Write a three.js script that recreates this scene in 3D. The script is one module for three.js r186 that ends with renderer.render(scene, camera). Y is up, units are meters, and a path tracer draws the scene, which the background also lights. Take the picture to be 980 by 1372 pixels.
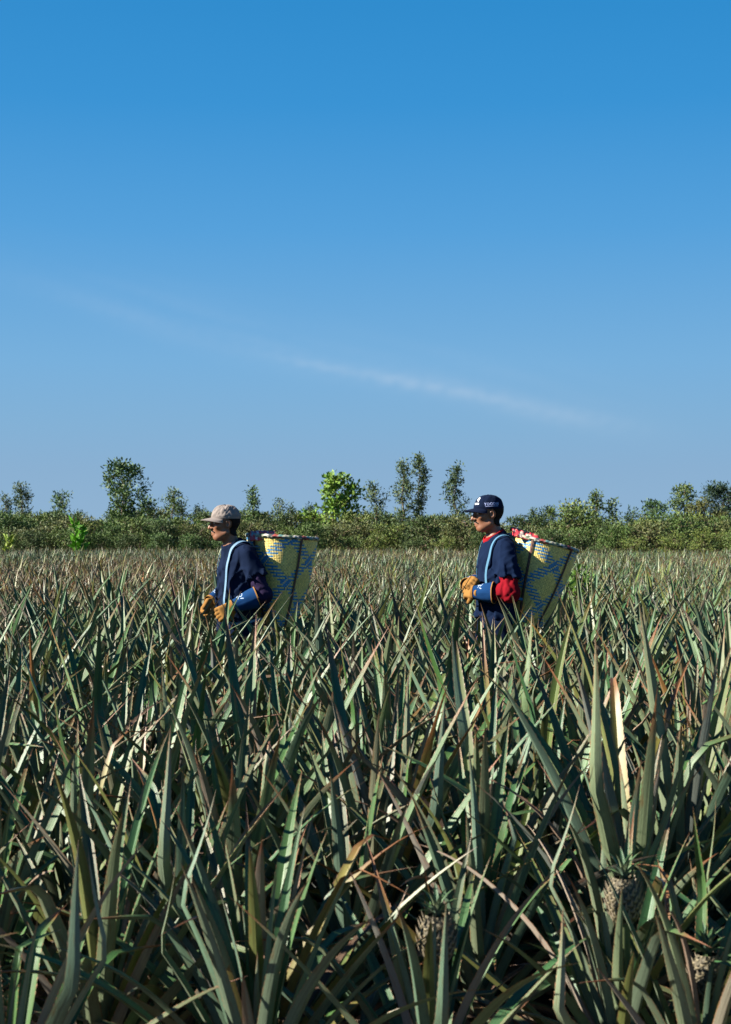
import * as THREE from 'three';
import { mergeGeometries, mergeVertices } from 'three/addons/utils/BufferGeometryUtils.js';
import { ImprovedNoise } from 'three/addons/math/ImprovedNoise.js';

// ---------------------------------------------------------------- camera, sky, sun, exposure
const F = 2000, CX = 490, CY = 686, HORIZON = 712, EYE = 1.5;      // focal length and horizon measured in photo pixels (980 x 1372)
const scene = new THREE.Scene();
const camera = new THREE.PerspectiveCamera(2 * Math.atan(686 / F) * 180 / Math.PI, 980 / 1372, 0.1, 4000);
camera.position.set(0, EYE, 0);
const PITCH = Math.atan((HORIZON - CY) / F);
camera.rotation.x = PITCH;
camera.focus = 9.8;
camera.userData.fStop = 8;
const renderer = new THREE.WebGLRenderer({ antialias: true });
renderer.toneMapping = THREE.LinearToneMapping;
const EXPOSURE = 3.2;
renderer.toneMappingExposure = EXPOSURE;
renderer.shadowMap.enabled = true;

const SUN = new THREE.Vector3(-0.82, 0.51, 0.15).normalize();
const sun = new THREE.DirectionalLight(new THREE.Color().setRGB(1, 0.93, 0.82), 5);
sun.name = 'sun';
sun.position.copy(SUN).multiplyScalar(60).add(new THREE.Vector3(0, 0, -20));
sun.target.position.set(0, 0, -20);
sun.castShadow = true;
sun.shadow.mapSize.set(4096, 4096);
Object.assign(sun.shadow.camera, { left: -45, right: 45, top: 45, bottom: -45, near: 1, far: 160 });
scene.add(sun, sun.target);

const noise3 = new ImprovedNoise();
const N3 = (x, y, z = 0.37) => noise3.noise(x, y, z);
const clamp = (x, a = 0, b = 1) => Math.min(b, Math.max(a, x));
const lerp = (a, b, t) => a + (b - a) * t;
const smooth = (a, b, x) => { const t = clamp((x - a) / (b - a)); return t * t * (3 - 2 * t); };
const lin = (c) => { c /= 255; return c <= 0.04045 ? c / 12.92 : ((c + 0.055) / 1.055) ** 2.4; };
const LIN = (r, g, b) => [lin(r), lin(g), lin(b)];

{ // the sky: air that pales towards the horizon and, a little, towards the sun, with one thin cirrus streak
  const W = 2048, H = 1024, data = new Float32Array(W * H * 4);
  const stops = [[0, LIN(146, 179, 209)], [2.4, LIN(138, 176, 210)], [4, LIN(131, 177, 214)], [6.4, LIN(120, 176, 220)], [11.4, LIN(86, 161, 219)], [16, LIN(58, 147, 212)], [20, LIN(46, 139, 205)], [35, LIN(28, 108, 180)], [90, LIN(16, 70, 140)]];
  const path = [[-200, 330], [40, 386], [230, 442], [400, 484], [540, 512], [680, 536], [800, 566], [930, 590], [1100, 612]];
  const at = (x) => { let i = 0; while (i < path.length - 2 && x > path[i + 1][0]) i++; const [a, b] = [path[i], path[i + 1]]; return lerp(a[1], b[1], (x - a[0]) / (b[0] - a[0])); };
  for (let r = 0; r < H; r++) {
    const el = ((r + 0.5) / H - 0.5) * Math.PI, deg = Math.max(0, el * 180 / Math.PI);
    let i = 0; while (i < stops.length - 2 && deg > stops[i + 1][0]) i++;
    const t = clamp((deg - stops[i][0]) / (stops[i + 1][0] - stops[i][0])), base = [0, 1, 2].map((k) => lerp(stops[i][1][k], stops[i + 1][1][k], t));
    for (let c = 0; c < W; c++) {
      const az = ((c + 0.5) / W - 0.5) * 2 * Math.PI, x = Math.cos(el) * Math.cos(az), y = Math.sin(el), z = Math.cos(el) * Math.sin(az);
      const ca = x * SUN.x + y * SUN.y + z * SUN.z, glow = 0.09 * Math.max(0, ca + 0.2) ** 1.5 + 0.5 * Math.max(0, ca) ** 24;
      let rgb = base.map((v, k) => v * (1 + 0.1 * glow) + glow * [0.17, 0.15, 0.10][k] * 0.8);
      if (z < -0.5 && y > 0) {
        const px = CX + F * x / -z, py = HORIZON - F * y / -z;
        if (px > -200 && px < 1150 && py > 280 && py < 700) {
          const off = py - at(px), f1 = N3(px * 0.006, off * 0.06, 3.1), f2 = N3(px * 0.012 + off * 0.05, off * 0.22, 7.7) + 0.5 * N3(px * 0.03, off * 0.5, 2.2);
          const env = (0.05 * smooth(0, 120, px) + 0.95 * smooth(280, 520, px)) * (1 - smooth(600, 740, px)), core = Math.exp(-(((off + 5 * f1) / (3.6 + 6 * smooth(450, 780, px))) ** 2)) * env * clamp(0.72 + 0.7 * f2 + 0.3 * N3(px * 0.011, 4.4, 8.8), 0.15, 1.3);
          const veil = Math.exp(-(((off + (off < 0 ? 12 : 0) * f1) / (off < 0 ? 48 : 20)) ** 2)) * smooth(-150, 250, px) * (1 - smooth(700, 980, px)) * (0.7 + 0.6 * f1 + 0.3 * f2);
          const patch = Math.exp(-(((px - 745) / 90) ** 2 + ((py - 555 - (px - 745) * 0.17) / 12) ** 2)) * (0.8 + 0.6 * f2);
          const a = clamp(core * 0.36 + veil * 0.075 + patch * 0.12, 0, 0.5);
          rgb = rgb.map((v, k) => lerp(v, [0.62, 0.72, 0.84][k], a));
        }
      }
      data.set([rgb[0] / EXPOSURE, rgb[1] / EXPOSURE, rgb[2] / EXPOSURE, 1], (r * W + c) * 4);
    }
  }
  const sky = new THREE.DataTexture(data, W, H, THREE.RGBAFormat, THREE.FloatType);
  sky.mapping = THREE.EquirectangularReflectionMapping; sky.magFilter = sky.minFilter = THREE.LinearFilter; sky.needsUpdate = true;
  scene.background = sky; scene.environment = sky;
}

// ---------------------------------------------------------------- helpers
function rng(seed) { let a = seed >>> 0; return () => { a = (a + 0x6D2B79F5) | 0; let t = Math.imul(a ^ (a >>> 15), 1 | a); t = (t + Math.imul(t ^ (t >>> 7), 61 | t)) ^ t; return ((t ^ (t >>> 14)) >>> 0) / 4294967296; }; }
const V = (x, y, z) => new THREE.Vector3(x, y, z);
const used = new Map();
function numbered(name) { const n = used.get(name) ?? 0; used.set(name, n + 1); return n ? `${name}_${String(n).padStart(3, '0')}` : name; }
function tag(o, label, category, group) { o.userData.label = label; o.userData.category = category; if (group) o.userData.group = group; return o; }
function thing(name, label, category, [x, y, z] = [0, 0, 0], turn = 0, group) {
  const o = new THREE.Group(); o.name = numbered(name); o.position.set(x, y, z); o.rotation.y = turn; scene.add(o);
  return tag(o, label, category, group);
}
function part(name, geometry, material, parent) {
  const m = new THREE.Mesh(geometry, material); m.name = name; m.castShadow = m.receiveShadow = true; parent.add(m); return m;
}
function at(px, py, d) { // the point that photo pixel shows at distance d in front of the camera
  const v = V((px - CX) / F, (CY - py) / F, -1).applyAxisAngle(V(1, 0, 0), PITCH);
  return v.multiplyScalar(d / -v.z).add(camera.position);
}
const mat = (o) => new THREE.MeshStandardMaterial({ side: THREE.DoubleSide, roughness: 0.85, ...o, color: Array.isArray(o.color) ? new THREE.Color().setRGB(...o.color) : o.color ?? 0xffffff });
function geo(pos, idx, { uv, col } = {}) {
  const g = new THREE.BufferGeometry();
  g.setAttribute('position', new THREE.Float32BufferAttribute(pos, 3));
  if (uv) g.setAttribute('uv', new THREE.Float32BufferAttribute(uv, 2));
  if (col) g.setAttribute('color', new THREE.Float32BufferAttribute(col, 3));
  if (idx) g.setIndex(idx);
  g.computeVertexNormals();
  return g;
}
function texture(w, h, fn, srgb = true) { // fn(u, v) -> [r, g, b] in 0..255
  const d = new Uint8Array(w * h * 4);
  for (let j = 0; j < h; j++) for (let i = 0; i < w; i++) { const c = fn(i / w, j / h); d.set([c[0], c[1], c[2], 255].map((x) => clamp(x, 0, 255)), (j * w + i) * 4); }
  const t = new THREE.DataTexture(d, w, h); t.wrapS = t.wrapT = THREE.RepeatWrapping; t.magFilter = t.minFilter = THREE.LinearFilter; t.needsUpdate = true;
  if (srgb) t.colorSpace = THREE.SRGBColorSpace;
  return t;
}
function tube(points, radii, sides = 6, col) { // tapered tube along a polyline
  const pos = [], idx = [], c = [], n = points.length, up = V(0.13, 0.31, 0.94);
  for (let i = 0; i < n; i++) {
    const t = points[Math.min(i + 1, n - 1)].clone().sub(points[Math.max(i - 1, 0)]).normalize(), a = t.clone().cross(up).normalize(), b = t.clone().cross(a);
    for (let k = 0; k < sides; k++) {
      const w = k / sides * 2 * Math.PI, p = points[i].clone().addScaledVector(a, Math.cos(w) * radii[i]).addScaledVector(b, Math.sin(w) * radii[i]);
      pos.push(p.x, p.y, p.z); if (col) c.push(...col);
    }
  }
  for (let i = 0; i < n - 1; i++) for (let k = 0; k < sides; k++) { const a = i * sides + k, b = i * sides + (k + 1) % sides; idx.push(a, a + sides, b, b, a + sides, b + sides); }
  return geo(pos, idx, { col: col ? c : undefined });
}
function shell(fn, nu, nv, { wrap = false, thick = 0.002, uv = (u, v) => [u, v], col } = {}) { // a sheet fn(u, v) with real thickness and closed edges
  const P = [], U = wrap ? nu : nu + 1, pos = [], uvs = [], c = [], idx = [];
  for (let j = 0; j <= nv; j++) for (let i = 0; i <= nu; i++) P.push(fn(i / nu, j / nv));
  const q = (i, j) => P[j * (nu + 1) + i], nrm = (i, j) => {
    const i0 = wrap && i === 0 ? nu - 1 : Math.max(i - 1, 0), i1 = wrap && i === nu ? 1 : Math.min(i + 1, nu);
    return q(i1, j).clone().sub(q(i0, j)).cross(q(i, Math.min(j + 1, nv)).clone().sub(q(i, Math.max(j - 1, 0)))).normalize();
  };
  for (const s of [0.5, -0.5]) for (let j = 0; j <= nv; j++) for (let i = 0; i <= nu; i++) {
    const p = q(i, j).clone().addScaledVector(nrm(i, j), s * thick); pos.push(p.x, p.y, p.z); uvs.push(...uv(i / nu, j / nv)); if (col) c.push(...col(i / nu, j / nv, s));
  }
  const off = (nu + 1) * (nv + 1), id = (i, j, s) => s * off + j * (nu + 1) + i;
  for (let j = 0; j < nv; j++) for (let i = 0; i < nu; i++) {
    idx.push(id(i, j, 0), id(i + 1, j, 0), id(i + 1, j + 1, 0), id(i, j, 0), id(i + 1, j + 1, 0), id(i, j + 1, 0));
    idx.push(id(i, j, 1), id(i + 1, j + 1, 1), id(i + 1, j, 1), id(i, j, 1), id(i, j + 1, 1), id(i + 1, j + 1, 1));
  }
  for (let i = 0; i < nu; i++) for (const j of [0, nv]) idx.push(id(i, j, 0), id(i, j, 1), id(i + 1, j, 1), id(i, j, 0), id(i + 1, j, 1), id(i + 1, j, 0));
  if (!wrap) for (let j = 0; j < nv; j++) for (const i of [0, nu]) idx.push(id(i, j, 0), id(i, j, 1), id(i, j + 1, 1), id(i, j, 0), id(i, j + 1, 1), id(i, j + 1, 0));
  return geo(pos, idx, { uv: uvs, col: col ? c : undefined });
}
// distance fields, and a surface-net mesher for them
const smin = (a, b, k) => { const h = clamp(0.5 + 0.5 * (b - a) / k); return lerp(b, a, h) - k * h * (1 - h); };
const cone = (a, b, ra, rb) => { const d = [b[0] - a[0], b[1] - a[1], b[2] - a[2]], l = d[0] * d[0] + d[1] * d[1] + d[2] * d[2]; return (x, y, z) => { const px = x - a[0], py = y - a[1], pz = z - a[2], t = clamp((px * d[0] + py * d[1] + pz * d[2]) / l); return Math.hypot(px - d[0] * t, py - d[1] * t, pz - d[2] * t) - lerp(ra, rb, t); }; };
const ell = (c, r) => (x, y, z) => { const a = (x - c[0]) / r[0], b = (y - c[1]) / r[1], d = (z - c[2]) / r[2], k0 = Math.hypot(a, b, d), k1 = Math.hypot(a / r[0], b / r[1], d / r[2]); return k1 < 1e-9 ? -Math.min(...r) : k0 * (k0 - 1) / k1; };
const blend = (k, ...f) => (x, y, z) => { let d = f[0](x, y, z); for (let i = 1; i < f.length; i++) d = smin(d, f[i](x, y, z), k); return d; };
function net(f, lo, hi, h) {
  const n = [0, 1, 2].map((k) => Math.ceil((hi[k] - lo[k]) / h) + 1), [nx, ny, nz] = n, val = new Float32Array(nx * ny * nz), I = (i, j, k) => (k * ny + j) * nx + i;
  for (let k = 0; k < nz; k++) for (let j = 0; j < ny; j++) for (let i = 0; i < nx; i++) val[I(i, j, k)] = f(lo[0] + i * h, lo[1] + j * h, lo[2] + k * h);
  const cell = new Int32Array(nx * ny * nz).fill(-1), pos = [], idx = [];
  for (let k = 0; k < nz - 1; k++) for (let j = 0; j < ny - 1; j++) for (let i = 0; i < nx - 1; i++) {
    let inside = 0; const c = [];
    for (let m = 0; m < 8; m++) { c[m] = val[I(i + (m & 1), j + ((m >> 1) & 1), k + (m >> 2))]; if (c[m] < 0) inside++; }
    if (inside === 0 || inside === 8) continue;
    let x = 0, y = 0, z = 0, e = 0;
    for (let m = 0; m < 8; m++) for (const b of [1, 2, 4]) if (!(m & b) && (c[m] < 0) !== (c[m | b] < 0)) {
      const t = c[m] / (c[m] - c[m | b]); x += (m & 1) + (b === 1 ? t : 0); y += ((m >> 1) & 1) + (b === 2 ? t : 0); z += (m >> 2) + (b === 4 ? t : 0); e++;
    }
    cell[I(i, j, k)] = pos.length / 3; pos.push(lo[0] + (i + x / e) * h, lo[1] + (j + y / e) * h, lo[2] + (k + z / e) * h);
  }
  const quad = (a, b, c, d, flip) => { if (a < 0 || b < 0 || c < 0 || d < 0) return; flip ? idx.push(a, c, b, a, d, c) : idx.push(a, b, c, a, c, d); };
  for (let k = 1; k < nz - 1; k++) for (let j = 1; j < ny - 1; j++) for (let i = 1; i < nx - 1; i++) {
    const s = val[I(i, j, k)] < 0;
    if (s !== val[I(i + 1, j, k)] < 0) quad(cell[I(i, j - 1, k - 1)], cell[I(i, j, k - 1)], cell[I(i, j, k)], cell[I(i, j - 1, k)], !s);
    if (s !== val[I(i, j + 1, k)] < 0) quad(cell[I(i - 1, j, k - 1)], cell[I(i - 1, j, k)], cell[I(i, j, k)], cell[I(i, j, k - 1)], !s);
    if (s !== val[I(i, j, k + 1)] < 0) quad(cell[I(i - 1, j - 1, k)], cell[I(i, j - 1, k)], cell[I(i, j, k)], cell[I(i - 1, j, k)], !s);
  }
  return geo(pos, idx);
}

// ---------------------------------------------------------------- ground
{
  const soil = texture(512, 512, (u, v) => {
    const n = N3(u * 12, v * 12, 1.3) * 0.5 + N3(u * 40, v * 40, 4.1) * 0.35 + N3(u * 120, v * 120, 9.2) * 0.3;
    return [78 + 36 * n, 60 + 30 * n, 44 + 24 * n];
  });
  soil.repeat.set(1, 1);
  const n = 96, R = 1600, pos = [], uv = [], idx = [];
  for (let j = 0; j <= n; j++) for (let i = 0; i <= n; i++) {
    const f = (t) => { const s = t * 2 - 1; return Math.sign(s) * (Math.abs(s) * 40 + Math.abs(s) ** 6 * R); };
    const x = f(i / n), z = f(j / n) - 20; pos.push(x, -0.02 + 0.02 * N3(x * 0.9, z * 0.9, 2), z); uv.push(x / 2.3, z / 2.3);
  }
  for (let j = 0; j < n; j++) for (let i = 0; i < n; i++) { const a = j * (n + 1) + i, b = a + n + 1; idx.push(a, b, a + 1, b, b + 1, a + 1); }
  const g = part('ground', geo(pos, idx, { uv }), mat({ map: soil, roughness: 1 }), scene);
  g.userData = { kind: 'structure', label: 'dark brown soil of the pineapple field' };
}

// ---------------------------------------------------------------- trees, bushes and saplings beyond the field
const bark = mat({ color: LIN(98, 84, 68), roughness: 0.95 });
const leafMat = (tint) => new THREE.MeshPhysicalMaterial({ color: tint ?? 0xffffff, vertexColors: true, side: THREE.DoubleSide, roughness: 0.6, transmission: 0.2, thickness: 0, specularIntensity: 0.5 });
const FOLIAGE = leafMat();
function leafCloud(list, rand, size, color, spread, aspect = 0.45) { // many single leaves, each a folded blade of four triangles
  const pos = [], col = [], idx = [];
  for (const [p, dir] of list) {
    const d = V(rand() - 0.5, rand() - 0.5, rand() - 0.5).multiplyScalar(1.5).add(dir).normalize(), s = size * (0.65 + 0.7 * rand());
    const b = V(rand() - 0.5, rand() * 0.9 - 0.2, rand() - 0.5).cross(d).normalize(), n = b.clone().cross(d), w = s * aspect * 0.5;
    const k = pos.length / 3, tip = p.clone().addScaledVector(d, s), mid = p.clone().addScaledVector(d, s * 0.45);
    for (const q of [p, mid.clone().addScaledVector(b, w).addScaledVector(n, w * 0.3), tip, mid.clone().addScaledVector(b, -w).addScaledVector(n, w * 0.3)]) pos.push(q.x, q.y, q.z);
    const v = 1 + (rand() - 0.5) * 2 * spread, hue = (rand() - 0.5) * spread;
    for (let m = 0; m < 4; m++) col.push(color[0] * v * (1 + hue), color[1] * v, color[2] * v * (1 - hue));
    idx.push(k, k + 1, k + 2, k, k + 2, k + 3);
  }
  return geo(pos, idx, { col });
}
function plantForm(rand, { H, R, trunk = 0.25, branches = 26, leaves = 1500, size = 0.11, color, spread = 0.3, profile = (t) => Math.sin(Math.PI * clamp(t * 0.8 + 0.15)), clump = 0.22, rise = 0.5, stems = 1, aspect, lean = 0, stemR = 0.05 }) {
  const wood = [], tips = [], per = leaves / branches;
  for (let s = 0; s < stems; s++) {
    const a0 = rand() * 6.28, sp = stems > 1 ? 0.3 * R : 0, top = V(Math.cos(a0) * sp + lean * H, H * (stems > 1 ? 0.8 + 0.2 * rand() : 1), Math.sin(a0) * sp);
    const line = [], rad = [];
    for (let i = 0; i <= 6; i++) { const t = i / 6; line.push(V(top.x * t + (rand() - 0.5) * 0.06 * H * t * (1 - t) * 4, top.y * t, top.z * t + (rand() - 0.5) * 0.06 * H * t * (1 - t) * 4)); rad.push(lerp(stemR, 0.012, t)); }
    wood.push(tube(line, rad, 6));
    for (let b = 0; b < branches / stems; b++) {
      const t = trunk + (1 - trunk) * ((b + rand()) / (branches / stems)), k = Math.min(5, Math.floor(t * 6)), o = line[k].clone().lerp(line[k + 1], t * 6 - k);
      const az = rand() * 6.28, len = R * profile((t - trunk) / (1 - trunk)) * (0.55 + 0.6 * rand()), dir = V(Math.cos(az), rise * (0.5 + rand()), Math.sin(az)).normalize();
      const e = o.clone().addScaledVector(dir, len); e.y = Math.min(e.y, H * 1.02);
      wood.push(tube([o, o.clone().lerp(e, 0.5).add(V(0, -0.05 * len, 0)), e], [0.014, 0.009, 0.004], 3));
      const groups = 1 + Math.floor(rand() * 3);
      for (let c = 0; c < groups; c++) {
        const q = o.clone().lerp(e, groups === 1 ? 0.95 : 0.35 + 0.65 * (c + rand() * 0.6) / groups), cr = clump * (0.6 + 0.8 * rand());
        for (let m = 0; m < per / groups; m++) {
          let d = V(rand() * 2 - 1, rand() * 2 - 1, rand() * 2 - 1); if (d.length() > 1) d.normalize().multiplyScalar(rand());
          const p = q.clone().addScaledVector(d, cr); if (p.y < 0.03) p.y = 0.03 + rand() * 0.1;
          tips.push([p, d.multiplyScalar(0.8).add(V(0, 0.35, 0))]);
        }
      }
    }
  }
  return { wood: mergeGeometries(wood), leaves: leafCloud(tips, rand, size, color, spread, aspect) };
}
const OLIVE = [0.082, 0.125, 0.024], DARK = [0.039, 0.072, 0.024], MID = [0.059, 0.109, 0.024], GREYG = [0.072, 0.109, 0.035], YEL = [0.131, 0.161, 0.026], BRIGHT = [0.125, 0.215, 0.024];

const FAR = 1.36;   // the field's far edge lies 60 m off, the thicket behind it
function tree(name, label, px, top, depth, width, opts, group) {
  depth *= FAR;
  const foot = at(px, 0, depth), H = EYE + (HORIZON - top) / F * depth, rand = rng(Math.round(px * 31 + top));
  const t = thing(name, label, opts.category ?? 'tree', [foot.x, -0.03, -depth], rand() * 6, group);
  const f = plantForm(rand, { H, R: width / 2 / F * depth, ...opts, leaves: Math.round((opts.leaves ?? 1500) * 1.3), size: (opts.size ?? 0.11) * FAR * 0.92, clump: (opts.clump ?? 0.22) * FAR, stemR: 0.065 });
  part('trunk', f.wood, bark, t); part('crown', f.leaves, FOLIAGE, t);
  return t;
}
const up = (t) => 0.35 + 0.65 * Math.sin(Math.PI * clamp(0.2 + 0.75 * t));
const slim = (t) => 1 - 0.65 * t, ball = (t) => Math.sqrt(clamp(1 - (2 * t - 0.9) ** 2)) * 0.9 + 0.15;
tree('tree', 'small hazy tree at the far edge of the scrub beside a thinner one', 31, 651, 60, 46, { color: GREYG, leaves: 1500, profile: slim, branches: 30 });
tree('tree', 'thin wispy tree top showing above the scrub at its far end', 10, 664, 64, 26, { color: GREYG, leaves: 700, profile: slim });
tree('tree', 'low loose tree with bare upper twigs above the bright green sapling', 86, 663, 56, 40, { color: MID, leaves: 900, profile: up });
tree('tree', 'tall bushy tree with a round leafy head and a visible trunk', 166, 624, 52, 60, { color: MID, leaves: 2300, branches: 38, profile: ball, trunk: 0.4, clump: 0.26, size: 0.13 });
tree('tree', 'leafy low tree touching the round headed tree', 200, 671, 53, 34, { color: MID, leaves: 900, profile: ball, trunk: 0.4 });
tree('tree', 'small pointed tree above the scrub by the grey cap', 233, 658, 58, 40, { color: OLIVE, leaves: 1100, profile: slim });
tree('tree', 'open branched tree behind the yellow and blue basket under the straight rim', 341, 656, 56, 36, { color: MID, leaves: 900, branches: 20, profile: slim, clump: 0.16 });
tree('tree', 'short thin tree next to a dark domed crown', 375, 671, 60, 28, { color: GREYG, leaves: 500, profile: slim });
tree('tree', 'bright lime green tree with large glossy leaves', 450, 641, 50, 112, { color: BRIGHT, leaves: 1700, size: 0.15, aspect: 0.6, branches: 34, profile: (t) => 1.0 - 0.62 * t, trunk: 0.35, clump: 0.2, spread: 0.35, lean: 0.03 });
tree('tree', 'olive tree standing against the bright lime green tree', 503, 652, 53, 38, { color: GREYG, leaves: 1000, profile: up });
tree('tree', 'slender upright tree, shorter of a close pair', 541, 622, 54, 30, { color: GREYG, leaves: 1300, branches: 34, profile: up, rise: 0.9, clump: 0.2 });
tree('tree', 'tallest slender tree, taller of a close pair', 561, 615, 54.5, 34, { color: GREYG, leaves: 1700, branches: 38, profile: up, rise: 0.9, clump: 0.2 });
tree('tree', 'dark narrow tree behind the navy cap', 611, 629, 52, 44, { color: DARK, leaves: 1300, branches: 36, profile: up, rise: 0.9, clump: 0.18 });
tree('tree', 'small blue green tree above the scrub behind the navy shirt', 714, 684, 66, 26, { color: DARK, leaves: 700, profile: ball });
tree('tree', 'dark dense small tree next to a small blue green tree', 734, 682, 66, 34, { color: DARK, leaves: 1000, profile: ball });
tree('tree', 'yellowish open tree above the tilted basket', 770, 676, 50, 42, { color: YEL, leaves: 1000, profile: ball, size: 0.12 });
tree('tree', 'upright olive tree beside the yellowish open tree', 798, 662, 54, 26, { color: OLIVE, leaves: 1000, profile: up, rise: 0.9 });
tree('tree', 'short olive tree leaning on the upright olive tree', 819, 674, 54, 24, { color: OLIVE, leaves: 700, profile: up });
tree('tree', 'rounded mid green tree standing alone past the tilted basket', 873, 676, 54, 60, { color: [0.042, 0.086, 0.023], leaves: 1700, branches: 34, profile: ball, clump: 0.25 });
tree('tree', 'feathery tall olive tree at the scrub end', 916, 656, 56, 52, { color: OLIVE, leaves: 1900, branches: 34, profile: up, rise: 0.8 });
tree('tree', 'dark green dense tree, darkest at the scrub end', 966, 655, 58, 78, { color: [0.019, 0.045, 0.017], leaves: 4200, branches: 56, profile: ball, clump: 0.3 });
tree('tree', 'yellow green round tree in front of the darkest tree', 942, 675, 52, 54, { color: [0.092, 0.101, 0.025], leaves: 1500, profile: ball, size: 0.1 });
for (const [px, top, w, label] of [[245, 672, 16, 'dark domed crown far behind the small pointed tree'], [390, 682, 20, 'dark domed crown far behind the basket with the straight rim'], [267, 681, 18, 'low hazy crown far behind the grey cap'], [845, 692, 30, 'low hazy crown far off beside the rounded mid green tree'], [418, 680, 20, 'grey hazy crown far behind the bright lime green tree']])
  tree('tree', label, px, top, 95, w, { color: DARK, leaves: 900, profile: ball, clump: 0.35, size: 0.16, trunk: 0.1 });

{ // the scrub: bushes in rows, each a thing
  const kinds = [[OLIVE, 0.3, 'olive green'], [[0.072, 0.121, 0.024], 0.3, 'green'], [MID, 0.3, 'deeper green'], [[0.112, 0.149, 0.027], 0.35, 'yellowish'], [[0.056, 0.089, 0.022], 0.3, 'dark green'], [[0.092, 0.109, 0.031], 0.35, 'brownish']];
  const protos = kinds.map(([color, spread], i) => plantForm(rng(900 + i), { H: 1.95 - (i % 3) * 0.12, R: 1.05, trunk: 0.02, branches: 66, leaves: 3600, size: 0.105, color, spread, profile: (t) => 1.0 - 0.35 * t * t, clump: 0.2, rise: 0.6, stems: 4, stemR: 0.03, aspect: 0.38 }));
  const rand = rng(77);
  for (const [z, gap, h] of [[60.5, 1.3, 0.82], [63, 1.2, 0.98], [66, 1.3, 1.06], [70, 1.45, 1.1], [77, 1.7, 1.1], [88, 2.1, 1.14], [104, 2.8, 1.28]]) {
    const half = 0.245 * z + 4;
    for (let x = -half; x < half; x += gap * (0.8 + 0.4 * rand())) {
      const i = Math.floor(rand() * protos.length), right = smooth(-2, 9, x), s = h * (0.76 + 0.42 * rand()) * (0.97 + 0.28 * N3(x * 0.33, z * 0.7)) * lerp(1, 0.88, right), shift = lerp(0, 5, right);
      const b = thing('scrub_bush', `dense ${kinds[i][2]} scrub bush in the thicket behind the pineapple field`, 'bush', [x, -0.03, -(z - shift) + (rand() - 0.5) * 1.4], rand() * 6.28, `${kinds[i][2]} scrub bushes behind the field`);
      b.scale.set(s * (0.9 + 0.3 * rand()), s, s * (0.9 + 0.3 * rand()));
      part('stem', protos[i].wood, bark, b); part('foliage', protos[i].leaves, FOLIAGE, b);
    }
  }
}
function sapling(label, px, top, depth, w, color, n, size) { // an upright young plant with large leaves set close along a few stems
  depth *= FAR; size *= FAR;
  const foot = at(px, 0, depth), H = EYE + (HORIZON - top) / F * depth, rand = rng(px * 7), t = thing('sapling', label, 'sapling', [foot.x, -0.02, -depth]), wood = [], list = [];
  const stems = w > 20 ? [[-0.18, 1, 0.02], [0.211, 0.582, 0.033], [0.05, 0.9, -0.06]] : [[0.02, 1, 0], [-0.08, 0.8, 0.03]];
  for (const [dx, f, dz] of stems) {
    const line = [V(0, 0, 0), V(dx * 0.5, H * f * 0.5, dz), V(dx * 0.8, H * f, dz * 2)]; wood.push(tube(line, [0.014, 0.011, 0.004], 5));
    for (let i = 0; i < n; i++) { const k = 0.35 + 0.65 * rand(), a = rand() * 6.28, p = line[1].clone().lerp(line[2], clamp(k * 2 - 1)); if (k < 0.5) p.copy(line[0]).lerp(line[1], k * 2); list.push([p.add(V(Math.cos(a) * 0.03, 0, Math.sin(a) * 0.03)), V(Math.cos(a) * 0.9, 0.9, Math.sin(a) * 0.9)]); }
  }
  part('stem', mergeGeometries(wood), bark, t); part('leaves', leafCloud(list, rand, size, color, 0.25, 0.42), FOLIAGE, t);
}
sapling('vivid green sapling with large upright leaves at the field edge', 107, 699, 42, 26, [0.092, 0.268, 0.013], 44, 0.22);
sapling('small yellow green sapling at the far end of the field edge', 14, 709, 42, 14, [0.169, 0.239, 0.02], 26, 0.2);
sapling('yellow leaved sapling poking out of the field edge between the two men', 573, 741, 41, 10, [0.253, 0.253, 0.02], 16, 0.15);
{
  const w = at(782, 0, 15), t = thing('weed_bush', 'low bright green weed bush in the field behind the tilted basket', 'bush', [w.x, -0.02, -15]);
  const f = plantForm(rng(5), { H: 1.1, R: 0.34, trunk: 0.2, branches: 40, leaves: 800, size: 0.07, color: [0.07, 0.142, 0.017], stems: 3, stemR: 0.012, clump: 0.12, aspect: 0.4 });
  part('stem', f.wood, bark, t); part('foliage', f.leaves, FOLIAGE, t);
}

// ---------------------------------------------------------------- pineapple field
const leafMap = texture(128, 1024, (u, v) => { // fine lengthwise fibres, faint pale cross flecks, a warm dry margin
  const fibre = N3(u * 38, v * 3, 1) * 34 + N3(u * 90, v * 6, 5) * 26 + N3(u * 9, v * 5, 8) * 26 + N3(u * 4, v * 2.2, 31) * 22, fleck = Math.max(0, N3(u * 10, v * 70, 12)) * 20, blot = Math.max(0, N3(u * 5, v * 14, 21) - 0.32) * 150;
  const edge = smooth(0.44, 0.495, Math.abs(u - 0.5)), g = 205 + fibre + fleck;
  return [g + edge * 28 + blot * 0.2, g - edge * 4 - blot * 0.6, g - edge * 16 - blot * 0.9];
});
const leafBump = texture(128, 256, (u, v) => { const g = 128 + 70 * N3(u * 40, v * 4, 2) + 50 * N3(u * 14, v * 3, 6); return [g, g, g]; }, false);
const LEAF_TINTS = [[1, 1, 1], [0.86, 1.0, 1.1], [1.12, 1.08, 0.92], [0.78, 0.95, 0.95], [1.1, 1.0, 0.92], [1.0, 1.1, 0.8], [1.3, 1.22, 1.15]];
const leafMats = LEAF_TINTS.map((c) => new THREE.MeshPhysicalMaterial({ color: new THREE.Color().setRGB(...c), side: THREE.DoubleSide, vertexColors: true, map: leafMap, bumpMap: leafBump, bumpScale: 0.0008, roughness: 0.45, specularIntensity: 0.7 }));
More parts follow.
